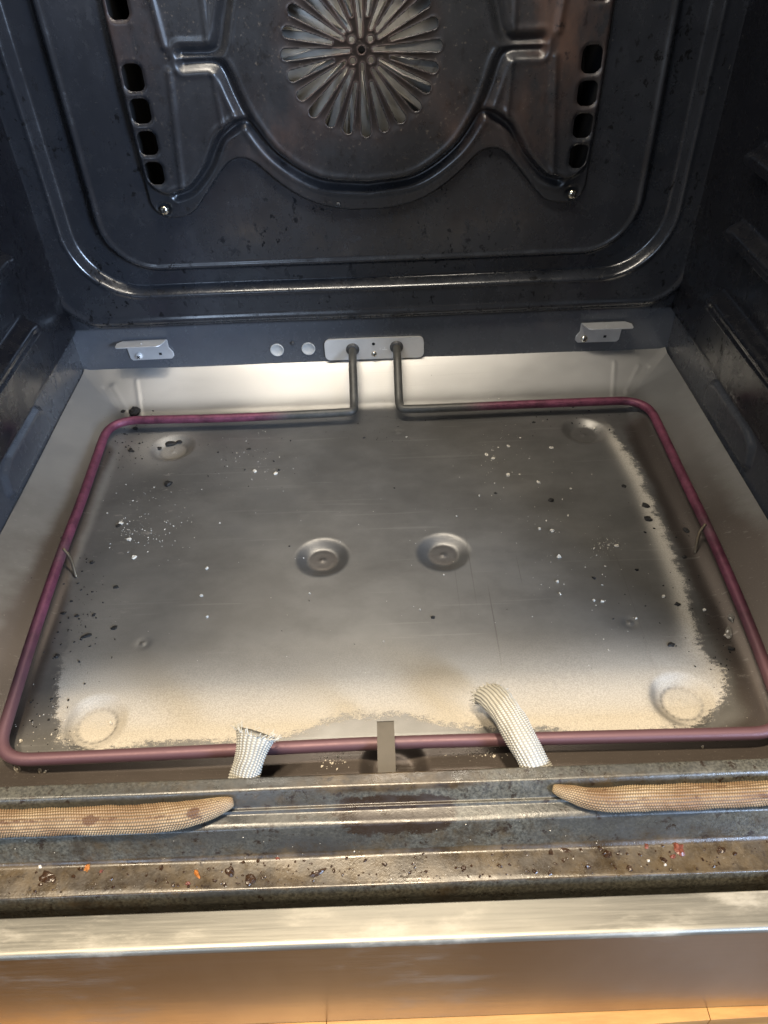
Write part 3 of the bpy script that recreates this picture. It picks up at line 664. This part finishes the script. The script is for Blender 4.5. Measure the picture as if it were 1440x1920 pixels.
# ------------------------------------------------------------------ wooden rail and floor
tag(box('floor', -2.4, 2.4, -3.2, .6, -.93, -.90, M['floor_oak']), kind='structure')
rail = tag(empty('wooden_rail', (0, 0, 0)), 'golden oak board running directly under the brushed steel trim', 'board')
RZ = TB-.0012; e0 = spot(1205, 1921, RZ); e1 = spot(1440, 1905, RZ); sl = (e1[1]-e0[1])/(e1[0]-e0[0]); fy0 = lambda x: e0[1]+sl*(x-e0[0])
j = [-.42, spot(612, 1916, RZ)[0], spot(1327, 1894, RZ)[0], .42]
for x0, x1 in zip(j[:-1], j[1:]):
    P = [(x0+.00015, -.4110), (x1-.00015, -.4110), (x1-.00015, fy0(min(x1, .3))), (x0+.00015, min(-.4215, fy0(max(x0, -.10))))]
    prism('rail_board', P, RZ-.02, RZ, 'z', M['oak'], rail, bev=.0002)

# ------------------------------------------------------------------ debris
def flake(name, x, y, z, rx, ry, rot, th, m, seed, parent=None, lump=.28, n=9):
    r = random.Random(seed); ct, st_ = math.cos(rot), math.sin(rot); V = []; rr = [1+r.uniform(-lump, lump) for _ in range(n)]
    for lay, (s, h) in enumerate(((.92, 0), (1, th*.5), (.62, th))):
        for j in range(n):
            a = j/n*2*math.pi; px, py = rx*s*rr[j]*math.cos(a), ry*s*rr[j]*math.sin(a); V.append((x+px*ct-py*st_, y+px*st_+py*ct, z+h*(1+r.uniform(-.3, .3) if lay else 0)))
    V.append((x, y, z+th*1.05)); F = []
    for lay in range(2):
        for j in range(n): k = (j+1) % n; F.append([lay*n+j, lay*n+k, (lay+1)*n+k, (lay+1)*n+j])
    for j in range(n): F.append([2*n+j, 2*n+(j+1) % n, 3*n])
    F.append(list(range(n))[::-1]); 
    if parent == 'raw': return V, F
    return mesh_obj(name, V, F, m, parent, False)
def on_pan(px, py):
    p = spot(px, py, PZ)
    for _ in range(4): p = spot(px, py, float(pan_z(p[0], p[1])))
    return p[0], p[1], float(pan_z(p[0], p[1]))+.00005
K = .5/1425
def pxm(py): return (.62-.30*(py-700)/750)/1425      # metres per photo pixel on the pan
pieces = [
 (255, 775, 13, 9, .1, .003, 'char', 'charred_flake', 'largest black charred lump on the pan slope behind the rear left corner of the tube', 'charred flake'),
 (231, 772, 5, 3.5, .4, .001, 'char', 'charred_flake', 'small black bit beside the largest charred lump at the rear left slope', 'charred flake'),
 (316, 908, 8.5, 6, -.2, .0018, 'char', 'charred_flake', 'chunky black flake on open floor in front of the rear left dimple', 'charred flake'),
 (318, 831, 12, 6.5, 0, .0015, 'char', 'charred_flake', 'round black flake lying inside the rear left dimple', 'charred flake'),
 (335, 826, 6, 4, -.4, .0012, 'char', 'charred_flake', 'smaller black flake at the right rim inside the rear left dimple', 'charred flake'),
 (299, 841, 4.5, 4, .8, .001, 'char', 'charred_flake', 'small black bit on the left rim of the rear left dimple', 'charred flake'),
 (246, 845, 8, 3.5, -.8, .001, 'char', 'charred_flake', 'slanting black flake just inside the rear left corner of the tube', 'charred flake'),
 (254, 804, 5.5, 4, .3, .001, 'char', 'charred_flake', 'black crumb tucked close in front of the rear tube at the left', 'charred flake'),
 (214, 1178, 8, 4, .3, .0007, 'char', 'charred_flake', 'notched black flake left of centre, well inside the left tube', 'charred flake'),
 (163, 1192, 11, 3.6, .35, .0007, 'char', 'charred_flake', 'long narrow black flake near the left tube', 'charred flake'),
 (217, 1101, 5.5, 3.2, -.1, .0007, 'char', 'charred_flake', 'oval black flake alone above the notched flake at the left', 'charred flake'),
 (144, 1155, 5, 2.8, 0, .0007, 'char', 'charred_flake', 'black fleck second in the row of three beside the left tube', 'charred flake'),
 (119, 1150, 5.5, 2.8, 0, .0007, 'char', 'charred_flake', 'black fleck nearest the left tube in the row of three', 'charred flake'),
 (176, 1153, 4, 2.8, 0, .0007, 'char', 'charred_flake', 'black fleck with a white speck, rightmost of the row of three by the left tube', 'charred flake'),
 (107, 1230, 7, 3.5, .7, .0008, 'char', 'charred_flake', 'ragged black flake beside the left tube behind the front left dimple', 'charred flake'),
 (173, 1054, 4.5, 3.2, 0, .0007, 'char', 'charred_flake', 'black fleck just right of the pale clip on the left tube', 'charred flake'),
 (222, 986, 5, 3.5, .4, .0008, 'char', 'charred_flake', 'black fleck among the white crumbs near the left tube', 'charred flake'),
 (1033, 938, 7, 4.2, .5, .0010, 'char', 'charred_flake', 'glossy black oval flake alone on the open right half of the floor', 'charred flake'),
 (1211, 948, 8, 5, -.7, .0010, 'char', 'charred_flake', 'two lobed black flake on the pale ragged band at the right', 'charred flake'),
 (1215, 974, 7, 5.5, -.5, .0014, 'char', 'charred_flake', 'black flake with a bright chip right below the two lobed one', 'charred flake'),
 (1259, 1209, 8, 3.8, .2, .0008, 'char', 'charred_flake', 'black flake behind the front right dimple', 'charred flake'),
 (1170, 912, 5, 3, -.6, .0007, 'char', 'charred_flake', 'small slanting black flake left of the pale ragged band', 'charred flake'),
 (1287, 995, 7.5, 3.5, -1, .0010, 'char', 'charred_flake', 'dull black sliver on the dark metal by the clip of the right tube', 'charred flake'),
 (1270, 1133, 6, 4, .5, .0009, 'char', 'charred_flake', 'black crumb on the pale band halfway along the right side', 'charred flake'),
 (1370, 1217, 6.5, 4, 0, .0010, 'char', 'charred_flake', 'black lump beside the right tube below the glassy drip', 'charred flake'),
 (929, 925, 3.5, 2, 0, .0006, 'char', 'charred_flake', 'faint black speck just left of the glossy black oval flake', 'charred flake'),
 (1283, 1045, 5, 3.2, .4, .0008, 'char', 'charred_flake', 'black ring shaped speck on the pale band in front of the right clip', 'charred flake'),
 (467, 842, 5, 2, .1, .0006, 'char', 'charred_flake', 'tiny black fleck at the rear, right of the rear left dimple', 'charred flake'),
 (1000, 792, 4, 2, 0, .0006, 'char', 'charred_flake', 'tiny black fleck behind the rear right dimple on its left', 'charred flake'),
 (1034, 840, 4.8, 3.2, 0, .0010, 'crumb', 'white_crumb', 'round white crumb left of and in front of the rear right dimple', 'crumb'),
 (912, 853, 4, 4, 0, .0010, 'crumb', 'white_crumb', 'upright white crumb, left one of the pair at the rear', 'crumb'),
 (925, 860, 5.5, 3, 0, .0010, 'crumb', 'white_crumb', 'double white crumb, right one of the pair at the rear', 'crumb'),
 (953, 891, 5.5, 3.4, .4, .0012, 'crumb', 'white_crumb', 'clump of white crumbs in front of the rear pair', 'crumb'),
 (953, 837, 3.5, 3, .4, .0010, 'crumb', 'white_crumb', 'yellowish white crumb behind the rear pair of crumbs', 'crumb'),
 (1010, 905, 3.5, 4, .6, .0010, 'crumb', 'white_crumb', 'pointed white crumb behind the glossy black oval flake', 'crumb'),
 (1035, 996, 5, 4.2, 0, .0012, 'crumb', 'white_crumb', 'large angular white crumb right of the two middle dimples', 'crumb'),
 (1011, 992, 3.2, 3.2, 0, .0010, 'crumb', 'white_crumb', 'small white crumb just left of the large angular one', 'crumb'),
 (1048, 1044, 5.2, 3.6, 0, .0012, 'crumb', 'white_crumb', 'yellowish white crumb in front of the large angular one', 'crumb'),
 (1045, 1091, 3.8, 3, 0, .0010, 'crumb', 'white_crumb', 'white crumb farther forward in line with the yellowish one', 'crumb'),
 (1157, 1024, 6, 2.8, 0, .0010, 'crumb', 'white_crumb', 'flat white crumb at the right end of a small heap', 'crumb'),
 (1129, 1128, 4.4, 3, 0, .0009, 'crumb', 'white_crumb', 'soft white crumb, right one of a pair above the small right pimple', 'crumb'),
 (1113, 1126, 3.5, 2.6, 0, .0009, 'crumb', 'white_crumb', 'soft white crumb, left one of a pair above the small right pimple', 'crumb'),
 (1244, 1119, 4.5, 3.5, 0, .0010, 'crumb', 'white_crumb', 'white crumb beside a dark smudge on the pale right band', 'crumb'),
 (1320, 1144, 4, 3.4, .5, .0010, 'crumb', 'white_crumb', 'lone white crumb on the dark metal beside the right tube', 'crumb'),
 (478, 884, 5, 4, .2, .0010, 'crumb', 'white_crumb', 'white smear crumb, left one of two on the rear left floor', 'crumb'),
 (516, 888, 5, 3.6, .2, .0010, 'crumb', 'white_crumb', 'white smear crumb, right one of two on the rear left floor', 'crumb'),
 (242, 1012, 6.5, 4, -.4, .0009, 'crumb', 'white_crumb', 'white flake beside the left tube below the black fleck', 'crumb'),
 (227, 981, 6, 3.4, .1, .0009, 'crumb', 'white_crumb', 'white flake touching the black fleck near the left tube', 'crumb'),
 (252, 1045, 6.5, 5, 1, .0009, 'crumb', 'white_crumb', 'biggest white crust patch near the left tube', 'crumb'),
 (378, 1117, 5, 3, .1, .0010, 'crumb', 'white_crumb', 'white crumb on open floor left of the middle left dimple', 'crumb'),
 (388, 1157, 3.6, 3, 0, .0010, 'crumb', 'white_crumb', 'small white crumb right behind the small left pimple', 'crumb'),
 (388, 1066, 3.6, 3, 0, .0010, 'crumb', 'white_crumb', 'small pale crumb farther back in line with the open floor crumb', 'crumb'),
 (40, 1390, 4, 4, 0, .0012, 'crumb', 'white_crumb', 'round white crumb inside the front left corner of the tube', 'crumb'),
 (34, 1444, 7, 6, .1, .004, 'crumb', 'white_crumb', 'biggest white lump under the front left corner of the tube', 'crumb'),
 (75, 1447, 5, 4, .4, .002, 'crumb', 'white_crumb', 'white crumb right of the biggest lump, in front of the tube', 'crumb'),
 (208, 1357, 4.5, 3.5, .4, .0012, 'crumb', 'white_crumb', 'white crumb on the right rim of the front left dimple', 'crumb'),
 (1317, 1401, 3.5, 3, .4, .0010, 'crumb', 'white_crumb', 'white crumb in front of the front tube at the right', 'crumb'),
 (1116, 801, 4.5, 3.4, .4, .0012, 'crumb', 'white_crumb', 'white crumb on the right rim inside the rear right dimple', 'crumb'),
]
for i, (px, py, rx, ry, rot, th, mm, nm, lab, cat) in enumerate(pieces):
    x, y, z = on_pan(px, py); s = pxm(py)*(.93 if mm == 'char' else .75)
    tag(flake(nm, x, y, z-.0001, rx*s, ry*s*1.35, rot, th, M[mm], 100+i), lab, cat, 'black charred flakes scattered on the oven floor' if mm == 'char' else 'white crumbs scattered on the oven floor')
# glassy drips on the dark metal at the right
M['glass'] = plain('glassy_drip', (.22, .20, .17), .18, .3, spec=.9)
for i, (px, py, rx, ry, lab) in enumerate([(1366, 1188, 8, 13, 'larger glassy grey drip stuck beside the right tube'), (1372, 1158, 6, 9, 'smaller glassy grey drip behind the larger one by the right tube')]):
    x, y, z = on_pan(px, py); s = pxm(py); tag(flake('dried_drip', x, y, z-.0002, rx*s, ry*s*1.3, -.5, .0011, M['glass'], 700+i, n=12), lab, 'dried drip', 'glassy drips beside the right tube')
# white ringed spots
# ledge debris
def on_ledge(px, py): p = spot(px, py, -.0234); return p[0], p[1], -.0236
ledge = [
 (370, 1640, 10, 4.5, -.9, .0016, 'orange', 'orange_crumb', 'bright orange crumb on the greasy front ledge, left of centre', 'crumb'),
 (164, 1628, 5, 7, .2, .0014, 'orange', 'orange_crumb', 'orange crumb at the left on the front ledge', 'crumb'),
 (190, 1634, 3.4, 3, .2, .0010, 'red', 'red_crumb', 'tiny red crumb just right of the left orange crumb', 'crumb'),
 (1273, 1593, 10, 12, .1, .0012, 'red', 'red_residue', 'dark red dried ring of residue on the front ledge at the right', 'dried residue'),
 (1262, 1606, 6, 4, .1, .0008, 'red', 'red_residue', 'small red smear at the foot of the red ring', 'dried residue'),
 (1212, 1586, 4, 6, -.5, .0008, 'red', 'red_residue', 'small reddish drop left of the red ring', 'dried residue'),
 (522, 1608, 6, 5, 0, .0009, 'red', 'red_residue', 'reddish spot at the back edge of the ledge near the centre', 'dried residue'),
 (352, 1657, 5, 3.5, 0, .0009, 'red', 'red_residue', 'reddish drop just in front of the bright orange crumb', 'dried residue'),
 (1362, 1571, 19, 3.0, 0.03, .0007, 'yellow', 'yellow_residue', 'thin yellow streak at the back edge of the ledge, far right', 'dried residue'),
 (432, 1634, 9, 9, 0, .0011, 'grease', 'grease_drop', 'round brown grease drop right of the bright orange crumb', 'grease drop'),
 (470, 1647, 9, 9, 0, .0009, 'grease', 'grease_drop', 'second round grease drop, in front of and right of the first', 'grease drop'),
 (88, 1645, 14, 12, 0, .0008, 'grease', 'grease_drop', 'broad dark grease blot at the left end of the ledge', 'grease drop'),
 (596, 1636, 16, 5, .35, .0010, 'grease', 'grease_drop', 'slanting dark grease smear between the round drops and the centre', 'grease drop'),
 (1137, 1602, 9, 7, 0, .0010, 'grease', 'grease_drop', 'dark grease blob with a thin tail right of centre', 'grease drop'),
 (1103, 1625, 6, 5, 0, .0010, 'grease', 'grease_drop', 'small brown drop at the front edge of the ledge right of centre', 'grease drop'),
 (1352, 1594, 9, 8, 0, .0009, 'grease', 'grease_drop', 'dark grease blot below the yellow streak', 'grease drop'),
 (1056, 1590, 14, 9, -.2, .0005, 'grease', 'grease_drop', 'broad flat brown stain on the ledge behind the grease blob', 'grease drop'),
 (1215, 1614, 2.6, 2.6, 0, .0010, 'crumb', 'white_crumb', 'white crumb on the front ledge left of the red ring', 'crumb'),
 (1247, 1622, 2.4, 2.2, 0, .0010, 'crumb', 'white_crumb', 'white crumb on the front ledge just in front of the red ring', 'crumb'),
 (76, 1625, 3.4, 4.2, 0, .0010, 'crumb', 'white_crumb', 'white crumb at the left end of the front ledge', 'crumb'),
]
for i, (px, py, rx, ry, rot, th, mm, nm, lab, cat) in enumerate(ledge):
    x, y, z = on_ledge(px, py); s = .36/1425*.95
    tag(flake(nm, x, y, z, rx*s, ry*s*.95, rot, th, M[mm], 300+i, n=12), lab, cat, 'crumbs and dried spills on the front ledge')
# uncountable specks
def scatter(name, n, fn, m, zf, kind_label):
    V = []; F = []
    for i in range(n):
        x, y, r, asp = fn()
        if abs(x) > .226 or y > -.004: continue
        v, f = flake('', x, y, zf(x, y)-.00005, r, r*asp, rng.uniform(0, 3.1), r*.7, m, rng.random(), 'raw', n=5, lump=.4)
        o = len(V); V += v; F += [[a+o for a in q] for q in f]
    ob = mesh_obj(name, V, F, m, None, False); tag(ob, kind_label, 'crumbs', None, 'stuff'); return ob
pz = lambda x, y: float(pan_z(x, y))
def white_f():
    c = rng.choice([(280, 975, 70, 60, 6), (280, 975, 70, 60, 6), (250, 1000, 30, 30, 2), (470, 860, 60, 50, 4), (945, 850, 60, 60, 3), (1060, 990, 90, 110, 4), (1145, 1020, 30, 14, 3), (1130, 1120, 100, 120, 3), (70, 1370, 60, 60, 3), (650, 1000, 400, 200, 2), (900, 1410, 60, 12, 3), (630, 1425, 22, 14, 2), (730, 1100, 600, 300, 3)])
    x, y, z = on_pan(c[0]+rng.gauss(0, c[2]*.6), c[1]+rng.gauss(0, c[3]*.6)); return x, y, min(.0009, rng.expovariate(1/.00014)+.00016), rng.uniform(.5, 1)
scatter('white_specks', 620, white_f, M['crumb'], pz, 'fine white specks scattered over the steel oven floor')
def black_f():
    c = rng.choice([(150, 1160, 60, 120), (150, 1160, 60, 120), (250, 830, 40, 50), (250, 830, 40, 50), (60, 1350, 60, 60), (450, 850, 120, 60), (700, 800, 60, 40), (1270, 1100, 80, 120), (1350, 1210, 40, 60), (730, 1050, 600, 300), (1100, 790, 120, 30)])
    x, y, z = on_pan(c[0]+rng.gauss(0, c[2]*.6), c[1]+rng.gauss(0, c[3]*.6)); return x, y, min(.0012, rng.expovariate(1/.00026)+.0002), rng.uniform(.35, .9)
scatter('black_specks', 430, black_f, M['char'], pz, 'fine black specks scattered over the steel oven floor')
def ledge_f(): 
    return rng.uniform(-.2, .2), rng.uniform(-.3925, -.3818), min(.0014, rng.expovariate(1/.0003)+.0002), rng.uniform(.5, 1)
scatter('ledge_grit', 420, ledge_f, M['grease'], lambda x, y: -.0236, 'dark baked grit along the front ledge')
def ledge_w(): return rng.uniform(-.2, .2), rng.uniform(-.3925, -.376), min(.0004, rng.expovariate(1/.00008)+.00010), rng.uniform(.5, 1)
scatter('ledge_pale_grit', 90, ledge_w, M['crumb'], lambda x, y: -.0236 if y < -.3815 else -.0236+(y+.3815)*2.9, 'pale grit sprinkled along the front ledge')
